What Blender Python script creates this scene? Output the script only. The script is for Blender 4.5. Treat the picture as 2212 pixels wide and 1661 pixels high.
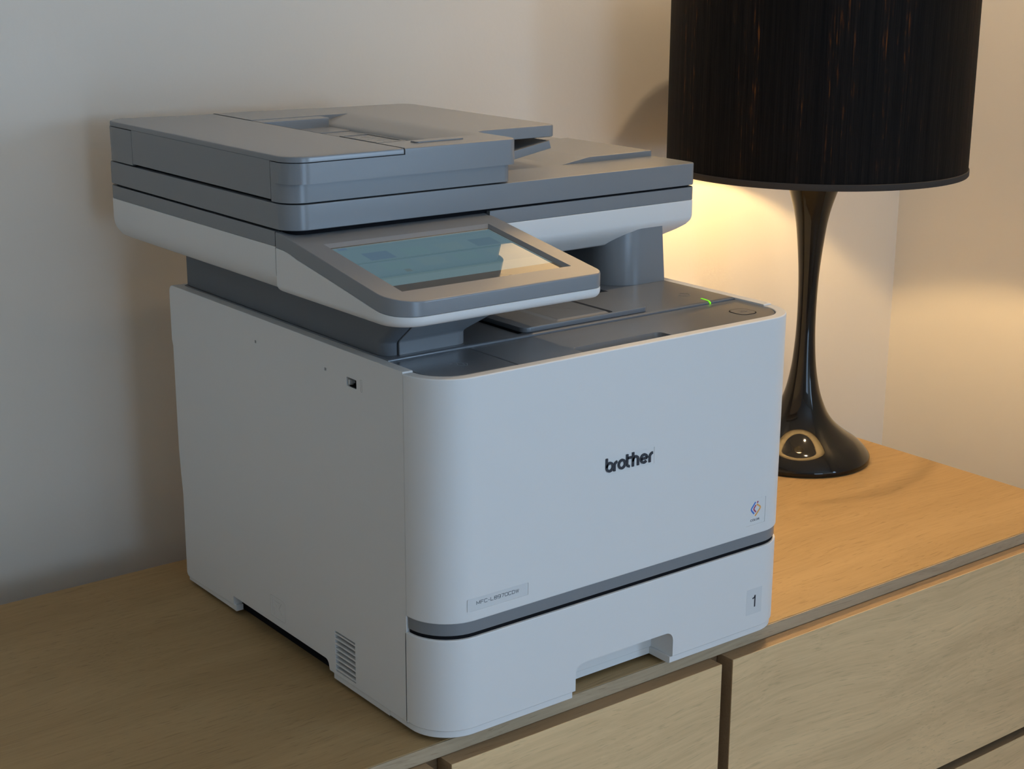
import bpy, bmesh, math, random
from mathutils import Vector, Euler

# ------------------------------------------------------------------ start
for o in list(bpy.data.objects):
    bpy.data.objects.remove(o, do_unlink=True)
SC = bpy.context.scene
COL = SC.collection
TZ = 0.75                      # height of the sideboard top above the floor
W, D, H = 0.442, 0.480, 0.333  # printer body
YS = 0.0435                    # seam between front cover and side panels
WALL_Y, WALL_XR, WALL_XL, WALL_YF = 0.630, 1.3662, -2.60, -3.20
CEIL = 1.75                    # above sideboard top

# ------------------------------------------------------------------ camera
cam_d = bpy.data.cameras.new('camera')
cam_d.sensor_fit = 'HORIZONTAL'; cam_d.sensor_width = 36.0
cam_d.lens = 3399.96 / 2212 * 36.0
cam_d.clip_start = 0.02; cam_d.clip_end = 60
cam = bpy.data.objects.new('camera', cam_d); COL.objects.link(cam)
cam.location = (-0.70068, -1.01362, 0.67666 + TZ)
cam.rotation_euler = Euler((1.29845, -0.00393, -0.65603), 'XYZ')
SC.camera = cam

# ------------------------------------------------------------------ world, window light, exposure
wd = bpy.data.worlds.new('sky'); SC.world = wd; wd.use_nodes = True
bg = wd.node_tree.nodes['Background']
bg.inputs[0].default_value = (0.62, 0.80, 1.0, 1); bg.inputs[1].default_value = 1.0
SC.view_settings.view_transform = 'Standard'; SC.view_settings.look = 'None'
SC.view_settings.exposure = 0.0; SC.view_settings.gamma = 1.0
SC.view_settings.use_curve_mapping = False
WY0, WY1, WZ0, WZ1 = -3.10, -1.70, 0.20, 1.10     # window in the right wall (z above the sideboard top)
VX0, VX1, VZ0, VZ1 = -0.65, 0.35, -0.50, 1.00     # tall window in the front wall
DAY_A, DAY_B = 38.0, 16.0
def window_light(loc, rz, sx, sy, energy):
    dl = bpy.data.lights.new('window_daylight', 'AREA'); dl.shape = 'RECTANGLE'
    dl.size = sx; dl.size_y = sy; dl.energy = energy; dl.color = (0.50, 0.745, 1.06)
    o = bpy.data.objects.new('window_daylight', dl); COL.objects.link(o)
    o.location = loc; o.rotation_euler = (math.radians(90), 0, rz)
window_light((WALL_XR + 0.06, (WY0 + WY1) / 2, (WZ0 + WZ1) / 2 + TZ), math.radians(90), WY1 - WY0 - 0.04, WZ1 - WZ0 - 0.04, DAY_A)
window_light(((VX0 + VX1) / 2, WALL_YF - 0.06, (VZ0 + VZ1) / 2 + TZ), 0.0, VX1 - VX0 - 0.04, VZ1 - VZ0 - 0.04, DAY_B)
DOWN = ((0.34, -1.20, 8.0), (0.92, 0.12, 33.0))      # recessed ceiling downlights: x, y, power; the second is unseen, added as warm fill
for x, y, e in DOWN:
    sl = bpy.data.lights.new('downlight_and_fill_lamp', 'SPOT'); sl.energy = e; sl.color = (1.0, 0.74, 0.46)
    sl.spot_size = math.radians(84); sl.spot_blend = 0.7; sl.shadow_soft_size = 0.025
    so = bpy.data.objects.new('downlight_and_fill_lamp', sl); COL.objects.link(so); so.location = (x, y, CEIL - 0.012 + TZ)
BULB = 690.0
cy = SC.cycles
cy.use_denoising = True
cy.max_bounces = 10; cy.diffuse_bounces = 7; cy.glossy_bounces = 4; cy.transmission_bounces = 4
cy.sample_clamp_indirect = 6.0
cy.caustics_reflective = False; cy.caustics_refractive = False

# ------------------------------------------------------------------ materials
def new_mat(name):
    m = bpy.data.materials.new(name); m.use_nodes = True
    nt = m.node_tree
    return m, nt, nt.nodes['Principled BSDF']

def N(nt, t, **kw):
    n = nt.nodes.new(t)
    for k, v in kw.items():
        if hasattr(n, k): setattr(n, k, v)
        else: n.inputs[k].default_value = v
    return n

def plastic(name, col, rough=0.45, bump=0.02, spec=0.4):
    m, nt, b = new_mat(name)
    b.inputs['Base Color'].default_value = (*col, 1)
    b.inputs['Roughness'].default_value = rough
    b.inputs['Specular IOR Level'].default_value = spec
    tc = N(nt, 'ShaderNodeTexCoord')
    no = N(nt, 'ShaderNodeTexNoise'); no.inputs['Scale'].default_value = 1400; no.inputs['Detail'].default_value = 1
    nt.links.new(tc.outputs['Object'], no.inputs['Vector'])
    bp = N(nt, 'ShaderNodeBump'); bp.inputs['Strength'].default_value = bump; bp.inputs['Distance'].default_value = 0.0005
    nt.links.new(no.outputs['Fac'], bp.inputs['Height']); nt.links.new(bp.outputs[0], b.inputs['Normal'])
    return m

def emit(name, col, strength):
    m, nt, b = new_mat(name)
    b.inputs['Base Color'].default_value = (*[c * .3 for c in col], 1)
    b.inputs['Emission Color'].default_value = (*col, 1)
    b.inputs['Emission Strength'].default_value = strength
    return m

def wood(name, light, dark, pore, vec_scale=(1, 1, 1), rough=0.5, pores=0.55, contrast=1.0, bands=0.0):
    """oak: long grain along object X"""
    m, nt, b = new_mat(name); L = nt.links.new
    tc = N(nt, 'ShaderNodeTexCoord')
    mp = N(nt, 'ShaderNodeMapping'); mp.inputs['Scale'].default_value = vec_scale
    L(tc.outputs['Object'], mp.inputs['Vector'])
    # gentle waviness of the grain
    wv = N(nt, 'ShaderNodeTexNoise'); wv.inputs['Scale'].default_value = 3.0; wv.inputs['Detail'].default_value = 2
    L(mp.outputs[0], wv.inputs['Vector'])
    ad = N(nt, 'ShaderNodeMixRGB'); ad.blend_type = 'LINEAR_LIGHT'; ad.inputs[0].default_value = 0.035
    L(mp.outputs[0], ad.inputs[1]); L(wv.outputs['Color'], ad.inputs[2])
    def stretched(sc, vs, detail=4, rough_=0.6):
        q = N(nt, 'ShaderNodeMapping'); q.inputs['Scale'].default_value = vs
        L(ad.outputs[0], q.inputs['Vector'])
        n = N(nt, 'ShaderNodeTexNoise'); n.inputs['Scale'].default_value = sc
        n.inputs['Detail'].default_value = detail; n.inputs['Roughness'].default_value = rough_
        L(q.outputs[0], n.inputs['Vector']); return n
    broad = stretched(6, (0.25, 3.0, 3.0), 3)
    fine = stretched(60, (0.10, 4.5, 4.5), 4)
    pr = stretched(95, (0.28, 6.5, 6.5), 2, 0.5)
    m1 = N(nt, 'ShaderNodeMath', operation='MULTIPLY_ADD'); m1.inputs[1].default_value = 0.45 * contrast
    m2 = N(nt, 'ShaderNodeMath', operation='MULTIPLY_ADD'); m2.inputs[1].default_value = 0.55 * contrast
    L(fine.outputs['Fac'], m1.inputs[0]); m1.inputs[2].default_value = 0.5 - 0.5 * contrast
    L(broad.outputs['Fac'], m2.inputs[0]); L(m1.outputs[0], m2.inputs[2])
    cr = N(nt, 'ShaderNodeValToRGB')
    cr.color_ramp.elements[0].position = 0.30; cr.color_ramp.elements[0].color = (*dark, 1)
    cr.color_ramp.elements[1].position = 0.66; cr.color_ramp.elements[1].color = (*light, 1)
    L(m2.outputs[0], cr.inputs[0])
    pm = N(nt, 'ShaderNodeValToRGB')
    pm.color_ramp.elements[0].position = 0.30; pm.color_ramp.elements[0].color = (1, 1, 1, 1)
    pm.color_ramp.elements[1].position = 0.40; pm.color_ramp.elements[1].color = (0, 0, 0, 1)
    L(pr.outputs['Fac'], pm.inputs[0])
    pf = N(nt, 'ShaderNodeMath', operation='MULTIPLY'); pf.inputs[1].default_value = pores
    L(pm.outputs[0], pf.inputs[0])
    mx = N(nt, 'ShaderNodeMixRGB'); L(pf.outputs[0], mx.inputs[0]); L(cr.outputs[0], mx.inputs[1]); mx.inputs[2].default_value = (*pore, 1)
    L(mx.outputs[0], b.inputs['Base Color'])
    b.inputs['Roughness'].default_value = rough
    b.inputs['Specular IOR Level'].default_value = 0.16
    bp = N(nt, 'ShaderNodeBump'); bp.inputs['Strength'].default_value = 0.18; bp.inputs['Distance'].default_value = 0.0006
    sb = N(nt, 'ShaderNodeMath', operation='SUBTRACT'); L(m2.outputs[0], sb.inputs[0]); L(pf.outputs[0], sb.inputs[1])
    L(sb.outputs[0], bp.inputs['Height']); L(bp.outputs[0], b.inputs['Normal'])
    return m

def paint(name, col, bump=0.08):
    m, nt, b = new_mat(name); L = nt.links.new
    tc = N(nt, 'ShaderNodeTexCoord')
    n1 = N(nt, 'ShaderNodeTexNoise'); n1.inputs['Scale'].default_value = 2.2; n1.inputs['Detail'].default_value = 3
    L(tc.outputs['Object'], n1.inputs['Vector'])
    cr = N(nt, 'ShaderNodeValToRGB')
    cr.color_ramp.elements[0].position = 0.3; cr.color_ramp.elements[0].color = (*[c * 0.975 for c in col], 1)
    cr.color_ramp.elements[1].position = 0.7; cr.color_ramp.elements[1].color = (*col, 1)
    L(n1.outputs['Fac'], cr.inputs[0]); L(cr.outputs[0], b.inputs['Base Color'])
    n2 = N(nt, 'ShaderNodeTexNoise'); n2.inputs['Scale'].default_value = 120; n2.inputs['Detail'].default_value = 3
    L(tc.outputs['Object'], n2.inputs['Vector'])
    bp = N(nt, 'ShaderNodeBump'); bp.inputs['Strength'].default_value = bump; bp.inputs['Distance'].default_value = 0.002
    L(n2.outputs['Fac'], bp.inputs['Height']); L(bp.outputs[0], b.inputs['Normal'])
    b.inputs['Roughness'].default_value = 0.75; b.inputs['Specular IOR Level'].default_value = 0.25
    return m

M = {}
M['white'] = plastic('white_plastic', (0.74, 0.74, 0.73), 0.42)
M['grey'] = plastic('grey_plastic', (0.212, 0.225, 0.240), 0.27, 0.02, 0.55)
M['deck'] = plastic('deck_grey_plastic', (0.155, 0.167, 0.185), 0.24, 0.02, 0.8)
M['darkgrey'] = plastic('dark_grey_plastic', (0.125, 0.135, 0.15), 0.5)
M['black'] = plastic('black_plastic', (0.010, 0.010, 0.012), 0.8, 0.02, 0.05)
M['ink'] = plastic('dark_grey_print', (0.035, 0.038, 0.05), 0.5)
M['inkgrey'] = plastic('mid_grey_print', (0.10, 0.11, 0.12), 0.5)
M['icon'] = plastic('pale_grey_print', (0.30, 0.32, 0.34), 0.5)
M['iconwhite'] = plastic('grey_engraved_line', (0.42, 0.42, 0.42), 0.5)
M['label'] = plastic('label_grey', (0.66, 0.67, 0.67), 0.5)
M['emboss'] = plastic('moulded_line', (0.60, 0.60, 0.59), 0.5)
M['blue'] = plastic('blue_print', (0.06, 0.20, 0.62), 0.45)
M['red'] = plastic('crimson_print', (0.42, 0.06, 0.14), 0.45)
M['orange'] = plastic('orange_print', (0.80, 0.40, 0.11), 0.45)
M['led'] = emit('green_light', (0.22, 0.95, 0.0), 0.75)
M['wall'] = paint('white_wall_paint', (0.76, 0.72, 0.65))
M['ceil'] = paint('white_ceiling_paint', (0.82, 0.81, 0.79))
M['trim'] = plastic('white_gloss_paint', (0.78, 0.77, 0.74), 0.35)
M['top'] = wood('oak_top', (0.40, 0.272, 0.130), (0.31, 0.203, 0.093), (0.18, 0.112, 0.05), rough=0.55, pores=0.5)
M['front'] = wood('oak_front', (0.78, 0.55, 0.30), (0.62, 0.43, 0.23), (0.42, 0.295, 0.16), rough=0.55, pores=0.4, contrast=1.25)
M['edge'] = wood('oak_edge', (0.46, 0.36, 0.24), (0.34, 0.255, 0.165), (0.24, 0.165, 0.10), rough=0.5, pores=0.45)
M['core'] = wood('oak_drawer_edge', (0.37, 0.255, 0.145), (0.29, 0.19, 0.105), (0.2, 0.125, 0.065), rough=0.6)
M['carcass'] = wood('oak_carcass', (0.24, 0.15, 0.08), (0.17, 0.105, 0.055), (0.11, 0.065, 0.032), rough=0.55)
M['floor'] = wood('floor_boards', (0.26, 0.17, 0.10), (0.18, 0.11, 0.06), (0.2, 0.12, 0.06), rough=0.4)
M['rubber'] = plastic('black_rubber', (0.02, 0.02, 0.02), 0.8)
M['tape'] = plastic('shade_tape', (0.055, 0.048, 0.043), 0.8, 0.1, 0.2)
M['brass'] = plastic('socket_metal', (0.35, 0.28, 0.16), 0.35)
# glossy black lacquer of the lamp
m, nt, b = new_mat('black_lacquer'); M['lacquer'] = m
b.inputs['Base Color'].default_value = (0.006, 0.006, 0.006, 1); b.inputs['Roughness'].default_value = 0.06
b.inputs['Specular IOR Level'].default_value = 0.36
# bulb
m, nt, b = new_mat('glowing_bulb'); M['bulb'] = m
b.inputs['Emission Color'].default_value = (1.0, 0.655, 0.285, 1); b.inputs['Emission Strength'].default_value = BULB
# slubbed black silk shade: fabric that lets a little lamp light through its thin threads
m, nt, b = new_mat('black_slub_silk'); M['shade'] = m; L = nt.links.new
tc = N(nt, 'ShaderNodeTexCoord'); sp = N(nt, 'ShaderNodeSeparateXYZ'); L(tc.outputs['Object'], sp.inputs[0])
at = N(nt, 'ShaderNodeMath', operation='ARCTAN2'); L(sp.outputs['Y'], at.inputs[0]); L(sp.outputs['X'], at.inputs[1])
cb = N(nt, 'ShaderNodeCombineXYZ'); L(at.outputs[0], cb.inputs['X']); L(sp.outputs['Z'], cb.inputs['Y'])
def silk(scale, vs, det):
    q = N(nt, 'ShaderNodeMapping'); q.inputs['Scale'].default_value = vs; L(cb.outputs[0], q.inputs['Vector'])
    n = N(nt, 'ShaderNodeTexNoise'); n.inputs['Scale'].default_value = scale; n.inputs['Detail'].default_value = det
    L(q.outputs[0], n.inputs['Vector']); return n
s1 = silk(26, (1, 0.03, 1), 5); s2 = silk(110, (1, 0.10, 1), 3); s3 = silk(4.0, (1, 0.05, 1), 2); s4 = silk(60, (1, 0.8, 1), 2)
mu = N(nt, 'ShaderNodeMath', operation='MULTIPLY'); L(s1.outputs['Fac'], mu.inputs[0]); L(s2.outputs['Fac'], mu.inputs[1])
mv = N(nt, 'ShaderNodeMath', operation='MULTIPLY'); L(mu.outputs[0], mv.inputs[0]); L(s3.outputs['Fac'], mv.inputs[1])
mw = N(nt, 'ShaderNodeMath', operation='MULTIPLY'); L(mv.outputs[0], mw.inputs[0]); L(s4.outputs['Fac'], mw.inputs[1])
r1 = N(nt, 'ShaderNodeValToRGB')
r1.color_ramp.elements[0].position = 0.10; r1.color_ramp.elements[0].color = (0.0, 0.0, 0.0, 1)
r1.color_ramp.elements[1].position = 0.23; r1.color_ramp.elements[1].color = (0.062, 0.035, 0.016, 1)
L(mw.outputs[0], r1.inputs[0])
r2 = N(nt, 'ShaderNodeValToRGB')
r2.color_ramp.elements[0].position = 0.10; r2.color_ramp.elements[0].color = (0.0025, 0.0022, 0.0022, 1)
r2.color_ramp.elements[1].position = 0.42; r2.color_ramp.elements[1].color = (0.014, 0.0105, 0.0085, 1)
L(mu.outputs[0], r2.inputs[0])
L(r2.outputs[0], b.inputs['Base Color']); b.inputs['Roughness'].default_value = 0.75; b.inputs['Specular IOR Level'].default_value = 0.12
tr = N(nt, 'ShaderNodeBsdfTranslucent'); L(r1.outputs[0], tr.inputs['Color'])
ads = N(nt, 'ShaderNodeAddShader'); L(b.outputs[0], ads.inputs[0]); L(tr.outputs[0], ads.inputs[1])
L(ads.outputs[0], nt.nodes['Material Output'].inputs['Surface'])
bp = N(nt, 'ShaderNodeBump'); bp.inputs['Strength'].default_value = 0.35; bp.inputs['Distance'].default_value = 0.001
L(s2.outputs['Fac'], bp.inputs['Height']); L(bp.outputs[0], b.inputs['Normal'])
m, nt, b = new_mat('cream_lining'); M['lining'] = m
b.inputs['Base Color'].default_value = (0.72, 0.66, 0.55, 1); b.inputs['Roughness'].default_value = 0.8
tl = N(nt, 'ShaderNodeBsdfTranslucent'); tl.inputs['Color'].default_value = (0.5, 0.40, 0.28, 1)
mxs = N(nt, 'ShaderNodeMixShader'); mxs.inputs[0].default_value = 0.25
nt.links.new(b.outputs[0], mxs.inputs[1]); nt.links.new(tl.outputs[0], mxs.inputs[2]); nt.links.new(mxs.outputs[0], nt.nodes['Material Output'].inputs['Surface'])
# touchscreen: glossy glass over a dim display (pixels laid out in printer coordinates)
m, nt, b = new_mat('touchscreen_glass'); M['screen'] = m; L = nt.links.new
tc = N(nt, 'ShaderNodeTexCoord'); sp = N(nt, 'ShaderNodeSeparateXYZ'); L(tc.outputs['Object'], sp.inputs[0])
PX, PY = 0.221, 0.24            # printer origin, see below
def rect_mask(x0, x1, y0, y1):
    out = None
    for axis, lo, hi in (('X', x0 - PX, x1 - PX), ('Y', y0 - PY, y1 - PY)):
        for op, v in (('GREATER_THAN', lo), ('LESS_THAN', hi)):
            g = N(nt, 'ShaderNodeMath', operation=op); L(sp.outputs[axis], g.inputs[0]); g.inputs[1].default_value = v
            if out is None: out = g
            else:
                q = N(nt, 'ShaderNodeMath', operation='MULTIPLY'); L(out.outputs[0], q.inputs[0]); L(g.outputs[0], q.inputs[1]); out = q
    return out
def layer(prev, mask, col):
    q = N(nt, 'ShaderNodeMixRGB'); L(mask.outputs[0], q.inputs[0])
    if isinstance(prev, tuple): q.inputs[1].default_value = (*prev, 1)
    else: L(prev.outputs[0], q.inputs[1])
    q.inputs[2].default_value = (*col, 1); return q
lay = layer((0.004, 0.004, 0.004), rect_mask(-0.0015, 0.1730, 0.0600, 0.1560), (0.076, 0.135, 0.160))
lay = layer(lay, rect_mask(-0.0015, 0.1730, 0.1490, 0.1500), (0.068, 0.122, 0.146))
lay = layer(lay, rect_mask(-0.0015, 0.1730, 0.0600, 0.0790), (0.095, 0.155, 0.170))
for i in range(4):
    for j in range(2):
        if (i, j) in ((0, 1),): c = (0.058, 0.105, 0.150)
        elif (i, j) in ((3, 1),): c = (0.058, 0.108, 0.140)
        else: c = (0.076 + .006 * ((i + j) % 2), 0.140, 0.158)
        x = 0.020 + i * 0.038; y = 0.092 + j * 0.027
        lay = layer(lay, rect_mask(x, x + 0.026, y, y + 0.018), c)
lay = layer(lay, rect_mask(0.006, 0.015, 0.150, 0.155), (0.060, 0.110, 0.170))
lay = layer(lay, rect_mask(0.034, 0.040, 0.085, 0.091), (0.075, 0.110, 0.110))
bzm = layer((0.085, 0.082, 0.070), rect_mask(0.0005, 0.1720, 0.0600, 0.1560), (0.012, 0.013, 0.014)); L(bzm.outputs[0], b.inputs['Base Color'])
L(lay.outputs[0], b.inputs['Emission Color']); b.inputs['Emission Strength'].default_value = 1.0
b.inputs['Roughness'].default_value = 0.035; b.inputs['IOR'].default_value = 1.48
b.inputs['Coat Weight'].default_value = 0.1; b.inputs['Coat Roughness'].default_value = 0.03

# ------------------------------------------------------------------ mesh helpers (table coordinates, z=0 on the sideboard top)
def finish(bm, name):
    bmesh.ops.recalc_face_normals(bm, faces=bm.faces)
    me = bpy.data.meshes.new(name); bm.to_mesh(me); bm.free(); return me

def obj(name, bm, mat, parent=None, cuts=(), angle=38, weighted=True, unions=()):
    me = finish(bm, name)
    o = bpy.data.objects.new(name, me); COL.objects.link(o)
    if cuts or unions:
        tmp = []
        for op, c in [('UNION', u) for u in unions] + [('DIFFERENCE', u) for u in cuts]:
            co = bpy.data.objects.new('cutter', finish(c, 'cutter')); COL.objects.link(co); tmp.append(co)
            md = o.modifiers.new('cut', 'BOOLEAN'); md.operation = op; md.object = co; md.solver = 'EXACT'
        bpy.context.view_layer.update()
        dg = bpy.context.evaluated_depsgraph_get()
        nm = bpy.data.meshes.new_from_object(o.evaluated_get(dg))
        o.modifiers.clear(); old = o.data; o.data = nm; bpy.data.meshes.remove(old)
        for co in tmp: bpy.data.objects.remove(co, do_unlink=True)
    me = o.data; me.name = name
    me.materials.clear(); me.materials.append(M[mat] if isinstance(mat, str) else mat)
    root = parent
    off = Vector((0, 0, 0))
    while root is not None:
        off += root.location; root = root.parent
    base = Vector((0, 0, TZ))
    for v in me.vertices: v.co = v.co + base - off
    if parent is not None: o.parent = parent
    me.shade_smooth(); me.set_sharp_from_angle(angle=math.radians(angle))
    if weighted:
        wn = o.modifiers.new('weighted', 'WEIGHTED_NORMAL'); wn.keep_sharp = True
    return o

def thing(name, label, cat, loc, group=None):
    o = bpy.data.objects.new(name, None); COL.objects.link(o)
    o.empty_display_size = 0.05
    o.location = (loc[0], loc[1], loc[2] + TZ); o['label'] = label; o['category'] = cat
    if group: o['group'] = group
    return o

def structure(name, bm, mat):
    o = obj(name, bm, mat); o['kind'] = 'structure'; return o

def rpoly(pts, n=6):
    """pts: (x, y, r) -> CCW outline with rounded corners"""
    a = sum(pts[i][0] * pts[(i + 1) % len(pts)][1] - pts[(i + 1) % len(pts)][0] * pts[i][1] for i in range(len(pts)))
    if a < 0: pts = pts[::-1]
    out = []
    k = len(pts)
    for i in range(k):
        p = Vector(pts[i][:2]); r = pts[i][2] if len(pts[i]) > 2 else 0
        if r <= 0: out.append((p.x, p.y)); continue
        u = (Vector(pts[i - 1][:2]) - p).normalized(); v = (Vector(pts[(i + 1) % k][:2]) - p).normalized()
        ang = u.angle(v); t = r / math.tan(ang / 2)
        c = p + (u + v).normalized() * (r / math.sin(ang / 2))
        s = p + u * t; e = p + v * t
        a0 = math.atan2(s.y - c.y, s.x - c.x); a1 = math.atan2(e.y - c.y, e.x - c.x)
        d = (a1 - a0 + math.pi) % (2 * math.pi) - math.pi
        m = max(2, int(n * abs(d) / (math.pi / 2) + .5))
        for j in range(m + 1):
            q = a0 + d * j / m; out.append((c.x + r * math.cos(q), c.y + r * math.sin(q)))
    return out

def rrect(x0, x1, y0, y1, r=0.0, n=6):
    return rpoly([(x0, y0, r), (x1, y0, r), (x1, y1, r), (x0, y1, r)], n)

def inset(pts, d):
    if abs(d) < 1e-9: return list(pts)
    out = []; k = len(pts)
    for i in range(k):
        p = Vector(pts[i]); a = Vector(pts[i - 1]); c = Vector(pts[(i + 1) % k])
        e1 = (p - a).normalized(); e2 = (c - p).normalized()
        n1 = Vector((-e1.y, e1.x)); n2 = Vector((-e2.y, e2.x))
        nn = n1 + n2
        if nn.length < 1e-6: nn = n1
        nn.normalize(); f = max(0.35, nn.dot(n1))
        q = p + nn * (d / f); out.append((q.x, q.y))
    return out

MAPS = {'xy': lambda u, v, w: (u, v, w), 'yz': lambda u, v, w: (w, u, v), 'xz': lambda u, v, w: (u, w, v)}

def loft(outline, profile, plane='xy', bm=None):
    """profile: (inset, w) rows, w a number or a function of (u, v)"""
    bm = bm or bmesh.new(); mp = MAPS[plane]; rings = []
    for d, w in profile:
        ring = []
        for (u, v) in inset(outline, d):
            ww = w(u, v) if callable(w) else w
            ring.append(bm.verts.new(mp(u, v, ww)))
        rings.append(ring)
    k = len(outline)
    for a, b in zip(rings[:-1], rings[1:]):
        for i in range(k):
            j = (i + 1) % k
            bm.faces.new((a[i], a[j], b[j], b[i]))
    bm.faces.new(rings[0][::-1]); bm.faces.new(rings[-1])
    return bm

def slab(outline, w0, w1, bev=0.0006, plane='xy', bm=None):
    if bev <= 0: return loft(outline, [(0, w0), (0, w1)], plane, bm)
    return loft(outline, [(bev, w0), (bev * .3, w0 + bev * .3), (0, w0 + bev), (0, w1 - bev), (bev * .3, w1 - bev * .3), (bev, w1)], plane, bm)

def box(x0, x1, y0, y1, z0, z1, bev=0.0, r=0.0, bm=None):
    return slab(rrect(x0, x1, y0, y1, r), z0, z1, bev, 'xy', bm)

def sections(secs, bm=None):
    """secs: list of (outline, z) with equal point counts"""
    bm = bm or bmesh.new(); rings = [[bm.verts.new((x, y, z)) for x, y in o] for o, z in secs]
    k = len(rings[0])
    for a, b in zip(rings[:-1], rings[1:]):
        for i in range(k):
            j = (i + 1) % k; bm.faces.new((a[i], a[j], b[j], b[i]))
    bm.faces.new(rings[0][::-1]); bm.faces.new(rings[-1]); return bm

def lathe(c, prof, n=96, bm=None, cap=True):
    bm = bm or bmesh.new(); rings = []
    for r, z in prof:
        rings.append([bm.verts.new((c[0] + r * math.cos(2 * math.pi * i / n), c[1] + r * math.sin(2 * math.pi * i / n), z)) for i in range(n)])
    for a, b in zip(rings[:-1], rings[1:]):
        for i in range(n):
            j = (i + 1) % n; bm.faces.new((a[i], a[j], b[j], b[i]))
    if cap:
        bm.faces.new(rings[0][::-1]); bm.faces.new(rings[-1])
    return bm

def ribbon(pts, wid, depth, mp, bm=None, closed=False):
    """flat stroke of width wid following 2D pts, depth thick; mp(u, v, w) -> xyz"""
    bm = bm or bmesh.new(); k = len(pts); Lf, Rt = [], []
    for i in range(k):
        p = Vector(pts[i])
        a = Vector(pts[i - 1]) if (i > 0 or closed) else p
        c = Vector(pts[(i + 1) % k]) if (i < k - 1 or closed) else p
        e1 = (p - a); e2 = (c - p)
        e1 = e1.normalized() if e1.length > 1e-9 else e2.normalized()
        e2 = e2.normalized() if e2.length > 1e-9 else e1
        n1 = Vector((-e1.y, e1.x)); n2 = Vector((-e2.y, e2.x)); nn = (n1 + n2)
        nn = nn.normalized() if nn.length > 1e-6 else n1
        h = wid / 2 / max(.4, nn.dot(n1))
        Lf.append(p + nn * h); Rt.append(p - nn * h)
    vs = []
    for l, r in zip(Lf, Rt):
        vs.append([bm.verts.new(mp(l.x, l.y, 0)), bm.verts.new(mp(r.x, r.y, 0)), bm.verts.new(mp(r.x, r.y, depth)), bm.verts.new(mp(l.x, l.y, depth))])
    rng = range(k) if closed else range(k - 1)
    for i in rng:
        a, b = vs[i], vs[(i + 1) % k]
        for q in range(4):
            t = (q + 1) % 4; bm.faces.new((a[q], a[t], b[t], b[q]))
    if not closed:
        bm.faces.new(vs[0][::-1]); bm.faces.new(vs[-1])
    return bm

def arc(cx, cy, r, a0, a1, n=16, sx=1.0):
    return [(cx + sx * r * math.cos(math.radians(a0 + (a1 - a0) * i / n)), cy + r * math.sin(math.radians(a0 + (a1 - a0) * i / n))) for i in range(n + 1)]

def text_bm(s, x0, x1, z0, z1, y, depth=0.0003, bold=0.0):
    """text on a front face (plane y), fitted to the box x0..x1, z0..z1"""
    cu = bpy.data.curves.new('text', 'FONT'); cu.body = s; cu.extrude = 0.0; cu.offset = bold; cu.resolution_u = 6
    o = bpy.data.objects.new('text', cu); COL.objects.link(o); bpy.context.view_layer.update()
    me = bpy.data.meshes.new_from_object(o.evaluated_get(bpy.context.evaluated_depsgraph_get()))
    bpy.data.objects.remove(o, do_unlink=True)
    bm = bmesh.new(); bm.from_mesh(me); bpy.data.meshes.remove(me)
    xs = [v.co.x for v in bm.verts]; ys = [v.co.y for v in bm.verts]
    ax, bx, ay, by = min(xs), max(xs), min(ys), max(ys)
    for v in bm.verts:
        v.co = Vector((x0 + (v.co.x - ax) / (bx - ax) * (x1 - x0), y, z0 + (v.co.y - ay) / (by - ay) * (z1 - z0)))
    r = bmesh.ops.extrude_face_region(bm, geom=list(bm.faces))
    for e in r['geom']:
        if isinstance(e, bmesh.types.BMVert): e.co.y -= depth
    return bm

# ------------------------------------------------------------------ the room
def plain_box(x0, x1, y0, y1, z0, z1, bm=None): return box(x0, x1, y0, y1, z0, z1, 0, 0, bm)
T = 0.12
structure('floor', plain_box(WALL_XL - T, WALL_XR + T, WALL_YF - T, WALL_Y + T, -TZ - 0.05, -TZ), 'floor')
ceiling = structure('ceiling', plain_box(WALL_XL - T, WALL_XR + T, WALL_YF - T, WALL_Y + T, CEIL, CEIL + 0.05), 'ceil')
for x, y, e in DOWN:
    obj('downlight_and_fill_trim', lathe((x, y), [(0.034, CEIL - 0.0005), (0.034, CEIL - 0.004), (0.046, CEIL - 0.005), (0.046, CEIL - 0.0005)], 32, None, False), 'trim', ceiling)  # the second ring only dresses the added fill light
structure('wall_back', plain_box(WALL_XL - T, WALL_XR + T, WALL_Y, WALL_Y + T, -TZ, CEIL), 'wall')
bm = plain_box(WALL_XR, WALL_XR + T, WALL_YF - T, WY0, -TZ, CEIL)
plain_box(WALL_XR, WALL_XR + T, WY1, WALL_Y, -TZ, CEIL, bm)
plain_box(WALL_XR, WALL_XR + T, WY0, WY1, -TZ, WZ0, bm)
plain_box(WALL_XR, WALL_XR + T, WY0, WY1, WZ1, CEIL, bm)
structure('wall_right', bm, 'wall')
structure('wall_left', plain_box(WALL_XL - T, WALL_XL, WALL_YF - T, WALL_Y, -TZ, CEIL), 'wall')
bm = plain_box(WALL_XL, VX0, WALL_YF - T, WALL_YF, -TZ, CEIL)
plain_box(VX1, WALL_XR, WALL_YF - T, WALL_YF, -TZ, CEIL, bm)
plain_box(VX0, VX1, WALL_YF - T, WALL_YF, -TZ, VZ0, bm)
plain_box(VX0, VX1, WALL_YF - T, WALL_YF, VZ1, CEIL, bm)
structure('wall_front', bm, 'wall')
ya, yb = WALL_YF - 0.03, WALL_YF + 0.01
bm = plain_box(VX0, VX1, ya, yb, VZ0, VZ0 + 0.04)
plain_box(VX0, VX1, ya, yb, VZ1 - 0.04, VZ1, bm)
plain_box(VX0, VX0 + 0.04, ya, yb, VZ0 + 0.04, VZ1 - 0.04, bm)
plain_box(VX1 - 0.04, VX1, ya, yb, VZ0 + 0.04, VZ1 - 0.04, bm)
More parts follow.
